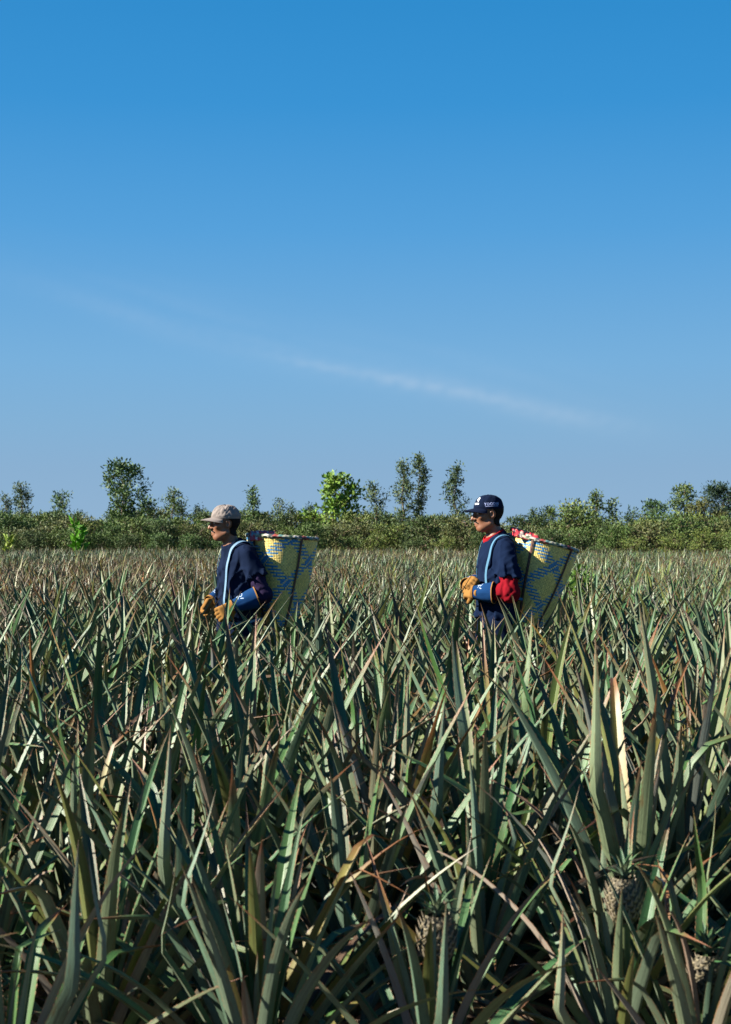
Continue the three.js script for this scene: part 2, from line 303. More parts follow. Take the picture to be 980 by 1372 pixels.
const yellowMat = new THREE.MeshPhysicalMaterial({ color: new THREE.Color().setRGB(1, 1, 1), vertexColors: true, map: leafMap, roughness: 0.5, transmission: 0.3, thickness: 0, side: THREE.DoubleSide });
const dryMat = mat({ vertexColors: true, map: leafMap, bumpMap: leafBump, bumpScale: 0.001, roughness: 0.9 });
const GREEN = { up: [0.064, 0.14, 0.05], low: [0.168, 0.225, 0.145], tip: [0.225, 0.10, 0.05], end: [0.16, 0.085, 0.05] };
const PURPLE = { up: [0.098, 0.122, 0.058], low: [0.21, 0.198, 0.17], tip: [0.185, 0.08, 0.05], end: [0.12, 0.068, 0.045] };
const LIME = { up: [0.125, 0.183, 0.023], low: [0.187, 0.218, 0.055], tip: [0.265, 0.156, 0.031], end: [0.172, 0.078, 0.031] };
const YELLOW = { up: [0.281, 0.242, 0.035], low: [0.312, 0.257, 0.07], tip: [0.312, 0.133, 0.039], end: [0.172, 0.078, 0.039] };
const DRY = { up: [0.195, 0.121, 0.074], low: [0.242, 0.172, 0.117], tip: [0.172, 0.094, 0.058], end: [0.117, 0.07, 0.047] };
const STRAW = { up: [0.265, 0.203, 0.14], low: [0.312, 0.257, 0.195], tip: [0.234, 0.133, 0.086], end: [0.156, 0.094, 0.062] };

function leafShape(rand, { L, W, bend, twist = 0, kink = 0, kinkAt = 0.8, depth = 0.42, tip = 0.9, c = GREEN, segs = 12, cols = 4, teeth = 0, side = 0 }) {
  const pos = [], uv = [], col = [], idx = [];
  const P = V(0, 0, 0); let last = 0; const rows = [], ragged = rand();
  for (let i = 0; i <= segs; i++) {
    const t = i / segs, th = bend * t ** 1.6 + kink * smooth(kinkAt - 0.04, kinkAt + 0.04, t), ds = t - last; last = t;
    P.add(V(Math.sin(side * t) * 0.35, Math.cos(th), Math.sin(th)).normalize().multiplyScalar(ds * L));
    const T = V(0, Math.cos(th), Math.sin(th)), N = V(0, Math.sin(th), -Math.cos(th)), B = V(1, 0, 0);
    N.applyAxisAngle(T, twist * t); B.applyAxisAngle(T, twist * t);
    const w = 0.5 * W * Math.max(0.012, (1 - t ** 2.5) * (1 + 0.45 * Math.exp(-t * 9)) * (1 - 0.35 * smooth(tip - 0.03, tip + 0.05, t)));
    rows.push({ t, p: P.clone(), N, B, w });
  }
  const half = cols / 2, base0 = []; // four sheets: the two wings of the upper face and of the lower face, with a crisp keel between them
  for (const s of [1, -1]) for (const wing of [-1, 1]) {
    base0.push(pos.length / 3);
    for (const { t, p, N, B, w } of rows) for (let k = 0; k <= half; k++) {
      const ax = k / half, x = ax * wing, fold = depth * (1 - 0.45 * t) * (t > tip ? 1.5 : 1), nar = 1 / Math.sqrt(1 + fold * fold * 0.7);
      const q = p.clone().addScaledVector(B, x * w * nar).addScaledVector(N, ax ** 1.25 * w * fold * nar + s * 0.0011 * (1 - ax) * (1 - t));
      pos.push(q.x, q.y, q.z); uv.push(0.5 + x / 2, t * L);
      const br = smooth(tip - 0.05 - 0.05 * ragged * ax, tip + 0.03, t), en = smooth(0.965, 1, t), base = s > 0 ? c.up : c.low;
      for (let m = 0; m < 3; m++) col.push(lerp(lerp(base[m], c.tip[m] * (s > 0 ? 1 : 1.25), br), c.end[m], en));
    }
  }
  base0.forEach((o, n) => { for (let i = 0; i < segs; i++) for (let k = 0; k < half; k++) { const a = o + i * (half + 1) + k, b = a + half + 1; (n === 1 || n === 2) ? idx.push(a, a + 1, b + 1, a, b + 1, b) : idx.push(a, b + 1, a + 1, a, b, b + 1); } });
  if (teeth) for (const e of [0, cols]) for (let m = 0; m < teeth; m++) { // the spiny margin
    const f = (0.12 + 0.84 * (m + 0.5) / teeth) * segs, i = Math.min(segs - 1, Math.floor(f)), a = rows[i], b = rows[i + 1], u = f - i, sx = e ? 1 : -1;
    const pt = (u2, out) => { const w = lerp(a.w, b.w, u2), fo = depth * (1 - 0.45 * lerp(a.t, b.t, u2)), nar = 1 / Math.sqrt(1 + fo * fo * 0.7); return a.p.clone().lerp(b.p, u2).addScaledVector(a.B, sx * (w * nar + out)).addScaledVector(a.N, w * fo * nar + out * 0.6); };
    const h = 0.0022 * (1 - 0.5 * f / segs), k = pos.length / 3, du = 0.1;
    for (const q of [pt(u - du, -0.0004), pt(u + du, -0.0004), pt(u + du * 1.6, h)]) { pos.push(q.x, q.y, q.z); uv.push(e ? 0.99 : 0.01, a.t * L); col.push(0.28, 0.2, 0.13); }
    idx.push(k, k + 1, k + 2);
  }
  return geo(pos, idx, { uv, col });
}
const spec = (rand, role, c, res) => {
  const r = (a, b) => lerp(a, b, rand());
  const s = role === 'inner' ? { L: r(0.5, 0.7), W: r(0.042, 0.052), bend: r(0.04, 0.3) } : role === 'mid' ? { L: r(0.76, 0.98), W: r(0.053, 0.066), bend: r(0.15, 0.68) } : { L: r(0.7, 0.95), W: r(0.048, 0.061), bend: r(0.3, 1.0) };
  return { ...s, twist: r(-0.4, 0.4), side: r(-0.22, 0.22), depth: r(0.6, 1.25), tip: rand() < 0.66 ? r(0.94, 0.985) : r(0.8, 0.94), kink: rand() < 0.14 ? r(-1.3, 1.6) : 0, kinkAt: r(0.66, 0.93), c, ...res };
};
function leafSet(seed, res, n) {
  const rand = rng(seed), set = {};
  for (const role of ['inner', 'mid', 'outer']) set[role] = Array.from({ length: n }, (_, i) => leafShape(rand, spec(rand, role, i % 5 === 3 ? PURPLE : GREEN, res)));
  set.lime = Array.from({ length: 4 }, () => leafShape(rand, spec(rand, rand() < 0.5 ? 'mid' : 'outer', LIME, res)));
  set.yellow = Array.from({ length: 4 }, () => leafShape(rand, { ...spec(rand, 'outer', YELLOW, res), tip: 0.72 }));
  set.dry = Array.from({ length: 5 }, (_, i) => leafShape(rand, { ...spec(rand, 'outer', i % 2 ? STRAW : DRY, res), W: 0.036, twist: (rand() - 0.5) * 3, bend: 0.8 + rand() * 0.9, depth: 1.1 }));
  return set;
}
const SETS = [leafSet(11, { segs: 14, cols: 4, teeth: 34 }, 14), leafSet(12, { segs: 8, cols: 2 }, 12), leafSet(13, { segs: 6, cols: 2 }, 8)];
function leafPlan(rand, set, { vigour = 1, dryness = 0.06, spread = 1, count = 34 } = {}) { // where each leaf of one plant goes
  const out = [], az0 = rand() * 6.28, pick = (a) => a[Math.floor(rand() * a.length)];
  for (let i = 0; i < count; i++) {
    const f = i / (count - 1), az = az0 + i * 2.39996 + (rand() - 0.5) * 0.5; // f = 0 the heart, 1 the lowest leaf
    const role = f < 0.2 ? 'inner' : f < 0.72 ? 'mid' : 'outer', u = rand();
    let kind = role, m = leafMats[Math.floor(rand() * (leafMats.length - 0.01))];
    if (f > 0.9 || u < dryness * (0.4 + f)) { kind = 'dry'; m = dryMat; } else if (u < dryness + 0.014) { kind = 'yellow'; m = yellowMat; } else if (u < dryness + 0.075) { kind = 'lime'; m = yellowMat; }
    const tilt = (f < 0.2 ? 0.05 + 0.6 * f : 0.13 + 1.0 * (f - 0.15) ** 1.1) * spread + (rand() - 0.5) * 0.14;
    out.push({ g: pick(set[kind]), m, az, tilt, roll: (rand() - 0.5) * 0.16, y: 0.04 + 0.24 * (1 - f) * vigour, r: 0.012 + 0.03 * f, s: vigour * (0.88 + 0.24 * rand()) * (f < 0.06 ? 0.7 : 1), w: 0.9 + 0.25 * rand() });
  }
  return out;
}
function placeLeaf(o, l) { o.position.set(Math.sin(l.az) * l.r, l.y, Math.cos(l.az) * l.r); o.rotation.set(l.tilt, l.az, l.roll, 'YXZ'); o.scale.set(l.w * l.s, l.s, l.s); return o; }

// the fruit: a barrel of spiralling eyes, each with a pointed bract, and a small crown
const fruitMat = mat({ vertexColors: true, roughness: 0.7 });
function fruitShape(rand) {
  const nu = 72, nv = 44, h = 0.15, R = 0.055, pos = [], col = [], idx = [], spikes = [];
  const radius = (v) => R * Math.sin(Math.PI * clamp(0.12 + 0.78 * v)) ** 0.55, eye = (u, v) => { const a = u * 8 + v * 5, b = u * 8 - v * 5 * 1.6, x = a - Math.round(a), y = b - Math.round(b); return Math.max(0, 1 - 2.1 * Math.max(Math.abs(x), Math.abs(y))); };
  for (let j = 0; j <= nv; j++) for (let i = 0; i <= nu; i++) {
    const u = i / nu, v = j / nv, e = eye(u, v), r = radius(v) + 0.007 * Math.sqrt(e); pos.push(Math.cos(u * 6.2832) * r, v * h, Math.sin(u * 6.2832) * r);
    const k = e > 0.45 ? [0.20, 0.165, 0.095] : [0.055, 0.045, 0.02]; col.push(...k.map((c) => c * (0.85 + 0.3 * N3(u * 30, v * 30))));
  }
  for (let j = 0; j < nv; j++) for (let i = 0; i < nu; i++) { const a = j * (nu + 1) + i, b = a + nu + 1; idx.push(a, b, a + 1, b, b + 1, a + 1); }
  for (let b = -12; b < 12; b++) for (let a = 0; a < 24; a++) { // bracts at the eyes' centres
    const v = (a - b) / 13, u = (a - 5 * v) / 8; if (v < 0.04 || v > 0.97 || u < 0 || u >= 1) continue;
    const c = Math.cos(u * 6.2832), s = Math.sin(u * 6.2832), r = radius(v) + 0.004, o = V(c * r, v * h, s * r), tipp = V(c * (r + 0.012), v * h + 0.026, s * (r + 0.012)), t = V(-s, 0, c).multiplyScalar(0.006), k = pos.length / 3;
    for (const q of [o.clone().add(t), o.clone().sub(t), tipp, o.clone().add(V(c * 0.006, 0.004, s * 0.006))]) { pos.push(q.x, q.y, q.z); }
    col.push(0.11, 0.10, 0.07, 0.11, 0.10, 0.07, 0.24, 0.19, 0.13, 0.14, 0.12, 0.085); idx.push(k, k + 3, k + 2, k + 3, k + 1, k + 2);
  }
  return geo(pos, idx, { col });
}
const fruitGeo = fruitShape(rng(3)), crownLeaf = leafShape(rng(8), { L: 0.11, W: 0.02, bend: 0.7, depth: 0.6, segs: 6, cols: 2, tip: 0.9 });
function addFruit(plant, x, y, z, s = 1) {
  const f = part('fruit', fruitGeo, fruitMat, plant); f.position.set(x, y, z); f.scale.setScalar(s); f.rotation.y = x * 40; f.userData.label = 'young grey brown pineapple with spiny eyes';
  for (let i = 0; i < 18; i++) { const l = part('crown_leaf', crownLeaf, leafMats[i % 3], f); l.position.set(0, 0.145, 0); l.rotation.set(0.12 + i * 0.05, i * 2.4, 0, 'YXZ'); l.scale.setScalar(1.1 - i * 0.02); }
  const st = part('fruit_stalk', tube([V(0, 0, 0), V(x, y * 0.5, z), V(x, y + 0.01, z)], [0.02, 0.016, 0.018], 6), mat({ color: [0.10, 0.13, 0.05] }), plant);
  return st;
}
const MEN = [[-0.855, -10, 0.27], [-0.59, -10.15, 0.2], [0.89, -10, 0.27], [1.10, -10.1, 0.2]];
{
  const rand = rng(2024), spots = [];
  for (let row = 0, z = -3.0; z > -60; row++) {
    const gap = z > -11.5 ? 0.465 : 0.38; z -= gap * 0.9;
    const half = 0.245 * -z + 2.2 + 0.03 * -z;
    for (let x = -half + (row % 2) * gap / 2; x < half; x += gap) {
      const px = x + (rand() - 0.5) * 0.24, pz = z + (rand() - 0.5) * 0.24, keep = rand();
      if (MEN.some(([mx, mz, r]) => Math.hypot(px - mx, pz - mz) < r) || keep < 0.03) continue;
      const edge = Math.abs(px) / -pz; // 0.245 is the frame's edge
      spots.push({ x: px, z: pz, seen: edge < 0.245 + 0.35 / -pz, seed: Math.floor(rand() * 1e9) });
    }
  }
  for (const [x, z, tall] of [[-0.98, -9.62, 0.9], [-0.72, -9.56, 0.86], [-0.5, -9.7, 0.95], [0.72, -9.62, 1], [0.93, -9.56, 1.02], [1.13, -9.66, 0.98], [0.8, -4.45, 1.14], [0.99, -4.75, 1.16]]) { for (const s of spots) if (Math.hypot(s.x - x, s.z - z) < 0.2) s.gone = true; spots.push({ x, z, seen: true, tall, seed: Math.floor(rand() * 1e9) }); }
  spots.sort((a, b) => b.z - a.z);
  const near = spots.filter((s) => s.seen).slice(0, 296), nearSet = new Set(near);
  const fruits = [[575, 1248, 3.55, 0], [828, 1196, 3.75, 0.04], [940, 1300, 3.6, 0], [525, 1000, 5.4, 0.25]].map(([px, py, d]) => at(px, py, d));
  const crosses = (f, a, b) => { if (Math.abs(f.z - a.z) > 1.6) return false; for (let k = 0; k <= 14; k++) { const p = a.clone().lerp(b, k / 14), s = (p.z - 0) / f.z; if (s > 1.03 || s < 0.45) continue; if (Math.hypot(p.x - f.x * s, p.y - (EYE + (f.y - EYE) * s)) < 0.055 * s) return true; } return false; };
  const young = (x, z) => lerp(0.74, 1, smooth(-3.2, -5, z)); // the rows set last, by the path, are still smaller
  const vig = (x, z) => 1 + 0.07 * N3(x * 0.5, z * 0.5, 4) + 0.05 * N3(x * 1.7, z * 1.7, 9);
  const label = 'pineapple plant with long stiff grey green leaves in the crowded field', fl = 'pineapple plant bearing a spiny young fruit between its leaves', grp = 'pineapple plants in the field', fgrp = 'fruiting pineapple plants';
  const grow = (x, z, seed, lab, g, tall = 1) => {
    const d = Math.hypot(x, z), r = rng(seed), t = thing('pineapple_plant', lab, 'pineapple plant', [x, -0.01, z], 0, g);
    const dry = 0.045 + 0.1 * Math.max(0, N3(x * 0.4, z * 0.4, 6));
    for (const l of leafPlan(r, SETS[d < 7 ? 0 : 1], { vigour: tall * young(x, z) * vig(x, z) * (0.98 + 0.12 * r()), dryness: dry, spread: 0.98 + 0.5 * r(), count: 33 + Math.floor(r() * 7) })) {
      const o = placeLeaf(new THREE.Object3D(), l); o.updateMatrix(); const tipAt = V(0, 0.85, 0.12).applyMatrix4(o.matrix).add(t.position), root = o.position.clone().add(t.position);
      if (fruits.some((f, i) => i < 2 && crosses(f, root, tipAt)) && r() < 0.2) continue; // the leaves part over a fruit
      placeLeaf(part('leaf', l.g, l.m, t), l);
    }
    return t;
  };
  for (const f of fruits) { // clear a little room for each fruit and let it stand on its own plant, just behind its front leaves
    for (const s of spots) if (Math.hypot(s.x - f.x, s.z - f.z) < 0.3) s.gone = true;
    addFruit(grow(f.x, f.z, Math.floor(f.x * 1e4 + 5e5), fl, fgrp), 0.02, f.y - 0.07, -0.03, 0.74);
  }
  for (const s of near) if (!s.gone) grow(s.x, s.z, s.seed, label, grp, s.tall);
  // the rest of the field: the same plants, more than can be counted
  const stuff = new THREE.Group(); stuff.name = 'pineapple_rows'; stuff.userData = { kind: 'stuff', label: 'countless further pineapple plants reaching to the scrub' }; scene.add(stuff);
  const rest = spots.filter((s) => !nearSet.has(s) && !s.gone), K = 6, M4 = new THREE.Matrix4(), Q = new THREE.Quaternion(), mats = mat({ vertexColors: true, map: leafMap, roughness: 0.5 });
  for (let k = 0; k < K; k++) {
    const r = rng(600 + k), gs = leafPlan(r, SETS[2], { dryness: 0.06 + 0.05 * (k % 3), count: 32, spread: 0.85 + 0.1 * (k % 4) }).map((l) => {
      const o = placeLeaf(new THREE.Object3D(), l); o.updateMatrix(); const g = l.g.clone().applyMatrix4(o.matrix), c = g.attributes.color, tint = l.m.color; for (let i = 0; i < c.count; i++) c.setXYZ(i, c.getX(i) * tint.r, c.getY(i) * tint.g, c.getZ(i) * tint.b); return g;
    });
    const list = rest.filter((_, i) => i % K === k), im = new THREE.InstancedMesh(mergeGeometries(gs), mats, list.length), C = new THREE.Color();
    im.name = 'pineapple_plants'; im.castShadow = im.receiveShadow = true; im.userData.kind = 'stuff';
    list.forEach((s, i) => {
      const q = rng(s.seed), v = vig(s.x, s.z) * (0.68 + 0.2 * q());
      im.setMatrixAt(i, M4.compose(V(s.x, -0.01, s.z), Q.setFromAxisAngle(V(0, 1, 0), q() * 6.28), V(v, v, v)));
      const redder = clamp(0.25 + 0.8 * N3(s.x * 0.16, s.z * 0.1, 3.3) + 1.2 * Math.exp(-(((s.x + 6) / 6) ** 2 + ((s.z + 26) / 14) ** 2)), 0, 1), b = 0.9 + 0.3 * q();
      im.setColorAt(i, C.setRGB(b * lerp(0.96, 1.36, redder), b * lerp(1.06, 0.98, redder), b * lerp(1.06, 0.97, redder)));
    });
    stuff.add(im);
  }
}

// ---------------------------------------------------------------- the two men and their baskets
const cloth = (o) => new THREE.MeshPhysicalMaterial({ side: THREE.DoubleSide, roughness: 0.95, specularIntensity: 0.15, ...o, color: new THREE.Color().setRGB(...o.color) });
const skinMat = mat({ color: LIN(122, 81, 58), roughness: 0.5 }), hairMat = cloth({ color: [0.012, 0.010, 0.009], roughness: 0.8 });
const leather = cloth({ color: LIN(128, 93, 49) }), eyeWhite = mat({ color: [0.6, 0.56, 0.52], roughness: 0.3 }), irisMat = mat({ color: [0.02, 0.012, 0.008], roughness: 0.2 }), bootMat = mat({ color: [0.02, 0.02, 0.022], roughness: 0.5 });
function canvas(w, h, draw) { const c = document.createElement('canvas'); c.width = w; c.height = h; const g = c.getContext('2d'); draw(g, w, h); const t = new THREE.CanvasTexture(c); t.colorSpace = THREE.SRGBColorSpace; t.wrapS = t.wrapT = THREE.RepeatWrapping; return t; }

// a hand: palm, four bent fingers, a thumb from the side of the palm; wrist at the origin, fingers along +y, palm facing +z
function handField(side, curl, fat) {
  const fs = [(x, y, z) => { const qx = Math.max(Math.abs(x) - 0.028, 0), qy = Math.max(Math.abs(y - 0.052) - 0.034, 0), qz = Math.max(Math.abs(z) - 0.004, 0); return Math.hypot(qx, qy, qz) - 0.012 - fat; }, cone([0, -0.03, 0], [0, 0.02, 0], 0.027 + fat, 0.025 + fat)];
  [[-0.033, 0.058], [-0.011, 0.072], [0.011, 0.078], [0.033, 0.07]].forEach(([x, len], i) => {
    let p = [x * side, 0.09, 0], a = 0.25 + curl * 0.4; const seg = [0.45, 0.32, 0.26];
    seg.forEach((s, k) => { const q = [p[0] + x * side * 0.06, p[1] + Math.cos(a) * len * s, p[2] + Math.sin(a) * len * s]; fs.push(cone(p, q, 0.0098 - k * 0.0008 + fat, 0.0092 - k * 0.001 + fat)); p = q; a += curl * (0.75 + 0.05 * i); });
  });
  const t0 = [0.026 * side, 0.02, 0.006], t1 = [0.056 * side, 0.052, 0.022], t2 = [0.058 * side, 0.082, 0.036];
  fs.push(cone(t0, t1, 0.015 + fat, 0.012 + fat), cone(t1, t2, 0.012 + fat, 0.0095 + fat));
  return (x, y, z) => { let d = smin(fs[0](x, y, z), fs[1](x, y, z), 0.012); for (let i = 2; i < fs.length; i++) d = smin(d, fs[i](x, y, z), 0.005); return d; };
}
function aim(origin, dir, palm) { // matrix taking a hand's own axes to a wrist, a direction and the way its palm faces
  const y = dir.clone().normalize(), x = y.clone().cross(palm).normalize(), z = x.clone().cross(y);
  return new THREE.Matrix4().makeBasis(x, y, z).setPosition(origin);
}
function headField() {
  const skull = blend(0.025, ell([0, 0.035, -0.012], [0.074, 0.092, 0.093]), ell([0, -0.035, 0.022], [0.058, 0.075, 0.066]), ell([0, -0.088, 0.055], [0.028, 0.026, 0.03]), cone([-0.052, -0.06, 0], [-0.02, -0.092, 0.05], 0.02, 0.018), cone([0.052, -0.06, 0], [0.02, -0.092, 0.05], 0.02, 0.018));
  const more = [cone([-0.036, 0.034, 0.076], [0.036, 0.034, 0.076], 0.013, 0.013), ell([-0.044, -0.012, 0.058], [0.024, 0.02, 0.022]), ell([0.044, -0.012, 0.058], [0.024, 0.02, 0.022]), cone([0, -0.075, -0.02], [0, -0.17, -0.055], 0.052, 0.056)];
  const nose = blend(0.008, cone([0, 0.026, 0.086], [0, -0.024, 0.109], 0.009, 0.0122), ell([-0.013, -0.026, 0.093], [0.009, 0.008, 0.011]), ell([0.013, -0.026, 0.093], [0.009, 0.008, 0.011]));
  const lips = [cone([-0.021, -0.058, 0.078], [0, -0.054, 0.089], 0.006, 0.0085), cone([0.021, -0.058, 0.078], [0, -0.054, 0.089], 0.006, 0.0085), cone([-0.018, -0.068, 0.077], [0, -0.07, 0.086], 0.006, 0.009), cone([0.018, -0.068, 0.077], [0, -0.07, 0.086], 0.006, 0.009)];
  const ears = [-1, 1].map((s) => { const o = ell([s * 0.078, 0.002, -0.012], [0.011, 0.031, 0.019]), hollow = ell([s * 0.088, 0.002, -0.007], [0.009, 0.02, 0.011]); return (x, y, z) => Math.max(o(x, y, z), -hollow(x, y, z)); });
  const sock = [-1, 1].map((s) => ell([s * 0.031, 0.014, 0.089], [0.017, 0.010, 0.011]));
  return (x, y, z) => {
    let d = skull(x, y, z); for (const f of more) d = smin(d, f(x, y, z), 0.022);
    for (const f of sock) d = -smin(-d, f(x, y, z), 0.012);
    d = smin(d, nose(x, y, z), 0.010);
    for (const f of lips) d = smin(d, f(x, y, z), 0.006);
    for (const f of ears) d = smin(d, f(x, y, z), 0.006);
    return d;
  };
}
const HEAD = headField(), headGeo = net(HEAD, [-0.1, -0.19, -0.13], [0.1, 0.14, 0.13], 0.0042);
const hairGeo = net((x, y, z) => { // hair below the cap: over the sides and the nape, kept off face and ears
  const d = HEAD(x, y, z) - 0.007 - 0.0025 * N3(x * 160, y * 160, z * 160), face = z - lerp(-0.002, -0.03, smooth(0.03, -0.05, y)), ear = 0.03 - Math.hypot((y - 0.0) * 0.9, z + 0.012) - (Math.abs(x) < 0.05 ? 1 : 0);
  return Math.max(d, face, ear, -0.082 - y + 0.02 * smooth(-0.06, -0.02, z), y - 0.09);
}, [-0.1, -0.11, -0.13], [0.1, 0.11, 0.05], 0.0045);
const tacheGeo = net(blend(0.004, cone([-0.026, -0.056, 0.078], [0, -0.043, 0.0925], 0.005, 0.0075), cone([0.026, -0.056, 0.078], [0, -0.043, 0.0925], 0.005, 0.0075)), [-0.04, -0.07, 0.06], [0.04, -0.03, 0.11], 0.0022);

function capParts(person, headM, { color, logo, worn, seed }) {
  const cap = new THREE.Group(); cap.name = 'cap'; cap.applyMatrix4(headM); person.add(cap);
  const dome = shell((u, v) => {
    const a = (u - 0.25) * 2 * Math.PI, e = v * Math.PI / 2, seam = Math.min(...[0, 1, 2, 3, 4, 5, 6].map((k) => Math.abs(u * 6 - k))), dent = worn * (0.008 * N3(Math.cos(a) * 3 + seed, v * 4, Math.sin(a) * 3) + 0.004 * N3(Math.cos(a) * 9 + seed, v * 9, Math.sin(a) * 9)) - 0.0018 * Math.exp(-((seam / 0.05) ** 2)) * (1 - v);
    const c = Math.cos(e) ** 0.78, s = Math.sin(e), front = Math.max(0, Math.sin(-a)) * 0; // the front of the crown stands a little higher
    return V(Math.cos(a) * (0.084 + dent) * c + front, 0.042 + (0.092 + dent) * s ** 0.95, -0.008 - Math.sin(a) * (0.102 + dent) * c);
  }, 96, 26, { wrap: true, thick: 0.003 });
  const felt = new THREE.MeshPhysicalMaterial({ color: logo ? 0xffffff : color, side: THREE.DoubleSide, roughness: 0.95, specularIntensity: 0.2, map: logo ?? null });
  part('crown', dome, felt, cap);
  const edge = new THREE.MeshPhysicalMaterial({ color, side: THREE.DoubleSide, roughness: 0.95, specularIntensity: 0.2 });
  part('visor', shell((u, v) => { const s = (u * 2 - 1), a = s * 1.25, out = v * 0.074 * Math.cos(s * Math.PI / 2) ** 0.55; return V(Math.sin(a) * (0.086 + out * 0.15), 0.046 - 0.034 * s * s * (0.4 + 0.6 * v) - v * 0.013 * Math.cos(a), -0.008 + Math.cos(a) * 0.104 + out); }, 32, 8, { thick: 0.004 }), edge, cap);
  const b = part('button', new THREE.SphereGeometry(0.007, 12, 8), edge, cap); b.position.set(0, 0.1345, -0.008); b.scale.y = 0.6;
  part('headband', shell((u, v) => { const a = u * 2 * Math.PI; return V(Math.cos(a) * 0.0855, 0.038 + v * 0.016, -0.008 - Math.sin(a) * 0.1035); }, 64, 2, { wrap: true, thick: 0.0025 }), edge, cap);
  return cap;
}
function person(o) {
  const P = thing('person', o.label, 'person', [o.x, 0, o.z], o.turn); P.scale.setScalar(o.scale);
  const rest = o.seed, J = o.joints, A = (v) => [v.x, v.y, v.z];
  const headM = new THREE.Matrix4().makeRotationFromEuler(new THREE.Euler(o.nod, o.yaw, 0, 'YXZ')).scale(V(0.95, 0.95, 0.95)).setPosition(J.head);
  const neck = V(0, -0.14, -0.04).applyMatrix4(headM);
  // body: trunk, arms, legs, with the finer head and hands joined in
  const sh = [[-0.165, 1.34, -0.005], [0.165, 1.34, -0.005]], el = [J.elbowR, J.elbowL].map(A), wr = [J.wristR, J.wristL].map(A), hips = [[-0.09, 0.86, 0], [0.09, 0.86, 0]], kn = [[-0.1, 0.47, 0.1], [0.1, 0.48, -0.02]], an = [[-0.1, 0.09, 0.06], [0.1, 0.09, -0.14]];
  const trunk = blend(0.05, ell([0, 1.24, 0], [0.155, 0.18, 0.105]), ell([0, 1.02, 0.015], [0.14, 0.18, 0.10]), ell([0, 0.88, 0], [0.15, 0.12, 0.105]), cone([-0.13, 1.355, -0.005], [0.13, 1.355, -0.005], 0.05, 0.05), cone([0, 1.36, 0.0], A(neck), 0.06, 0.054));
  const arms = [0, 1].flatMap((i) => [cone(sh[i], el[i], 0.046, 0.037), cone(el[i], wr[i], 0.037, 0.026)]), legs = [0, 1].flatMap((i) => [cone(hips[i], kn[i], 0.078, 0.052), cone(kn[i], an[i], 0.05, 0.036), cone([an[i][0], 0.05, an[i][2]], [an[i][0], 0.04, an[i][2] + 0.16], 0.035, 0.028)]);
  const bodyF = blend(0.03, trunk, ...arms, ...legs), body = net(bodyF, [-0.34, -0.02, -0.25], [0.34, 1.5, 0.32], 0.014), pieces = [body, headGeo.clone().applyMatrix4(headM)];
  const hands = [J.handR, J.handL], palms = [V(0.9, -0.2, -0.2), V(-0.9, -0.2, -0.2)];
  hands.forEach((h, i) => {
    const m = aim(V(...wr[i]), h.clone().sub(V(...wr[i])), palms[i]);
    pieces.push(net(handField(i ? 1 : -1, o.curl, -0.001), [-0.08, -0.05, -0.04], [0.08, 0.18, 0.11], 0.0055).applyMatrix4(m));
    const glove = new THREE.Group(); glove.name = 'glove'; P.add(glove);
    part('glove_hand', net(handField(i ? 1 : -1, o.curl, 0.0035), [-0.085, -0.05, -0.045], [0.085, 0.18, 0.12], 0.005).applyMatrix4(m.clone().multiply(new THREE.Matrix4().makeScale(1.02, 1.0, 1.02))), leather, glove);
    const w = V(...wr[i]), e = V(...el[i]), ax = e.clone().sub(w).normalize(), s1 = ax.clone().cross(V(0, 1, 0)).normalize(), s2 = s1.clone().cross(ax), L = o.cuff;
    const ring = (u, t, extra = 0) => { const a = u * 6.2832, r = lerp(0.041, o.cuffR, smooth(-0.1, 1, t)) + 0.004 * N3(Math.cos(a) * 2 + i * 5, t * 3, Math.sin(a) * 2 + rest) + extra; return w.clone().addScaledVector(ax, -0.015 + L * t).addScaledVector(s1, Math.cos(a) * r).addScaledVector(s2, Math.sin(a) * r); };
    part('cuff', shell((u, v) => ring(u, v), 40, 10, { wrap: true, thick: 0.003 }), o.cuffMat, glove);
    part('cuff_edging', shell((u, v) => ring(u, 0.975 + 0.04 * v, 0.002), 40, 2, { wrap: true, thick: 0.005 }), leather, glove);
    part('wrist_band', shell((u, v) => ring(u, -0.04 + 0.09 * v, 0.0025), 32, 2, { wrap: true, thick: 0.004 }), leather, glove);
  });
  part('body', mergeGeometries(pieces), skinMat, P);
  for (const s of [-1, 1]) {
    const e = part('eye', new THREE.SphereGeometry(0.0105, 16, 12), eyeWhite, P); e.applyMatrix4(headM.clone().multiply(new THREE.Matrix4().makeTranslation(s * 0.03, 0.013, 0.0755)));
    const ir = part('iris', new THREE.SphereGeometry(0.0055, 12, 8), irisMat, e); ir.position.set(0, -0.001, 0.0066);
  }
  part('hair', hairGeo, hairMat, P).applyMatrix4(headM);
  part('moustache', tacheGeo, hairMat, P).applyMatrix4(headM);
  capParts(P, headM, o.cap);
  // shirt: the trunk's shape let out, with short wide sleeves, folds, an open neck and a loose hem
  const fold = (x, y, z) => { const k = smooth(1.36, 1.15, y), a = N3(x * 12 + rest, y * 3.6 - z * 5, z * 12 + 2), c = N3(x * 7 - y * 4 + rest, y * 9 + z * 5, z * 7), b = N3(x * 22, y * 9 + x * 5, z * 22 + rest); return (Math.max(0, 1 - Math.abs(a) * 3.2) ** 1.5 * 0.02 + Math.max(0, 1 - Math.abs(c) * 4) ** 1.5 * 0.012) * (0.35 + 0.65 * k) + b * 0.006 - 0.004; };
  const sleeveEnd = [0, 1].map((i) => V(...sh[i]).lerp(V(...el[i]), o.sleeve)), sleeveDir = [0, 1].map((i) => V(...el[i]).sub(V(...sh[i])).normalize());
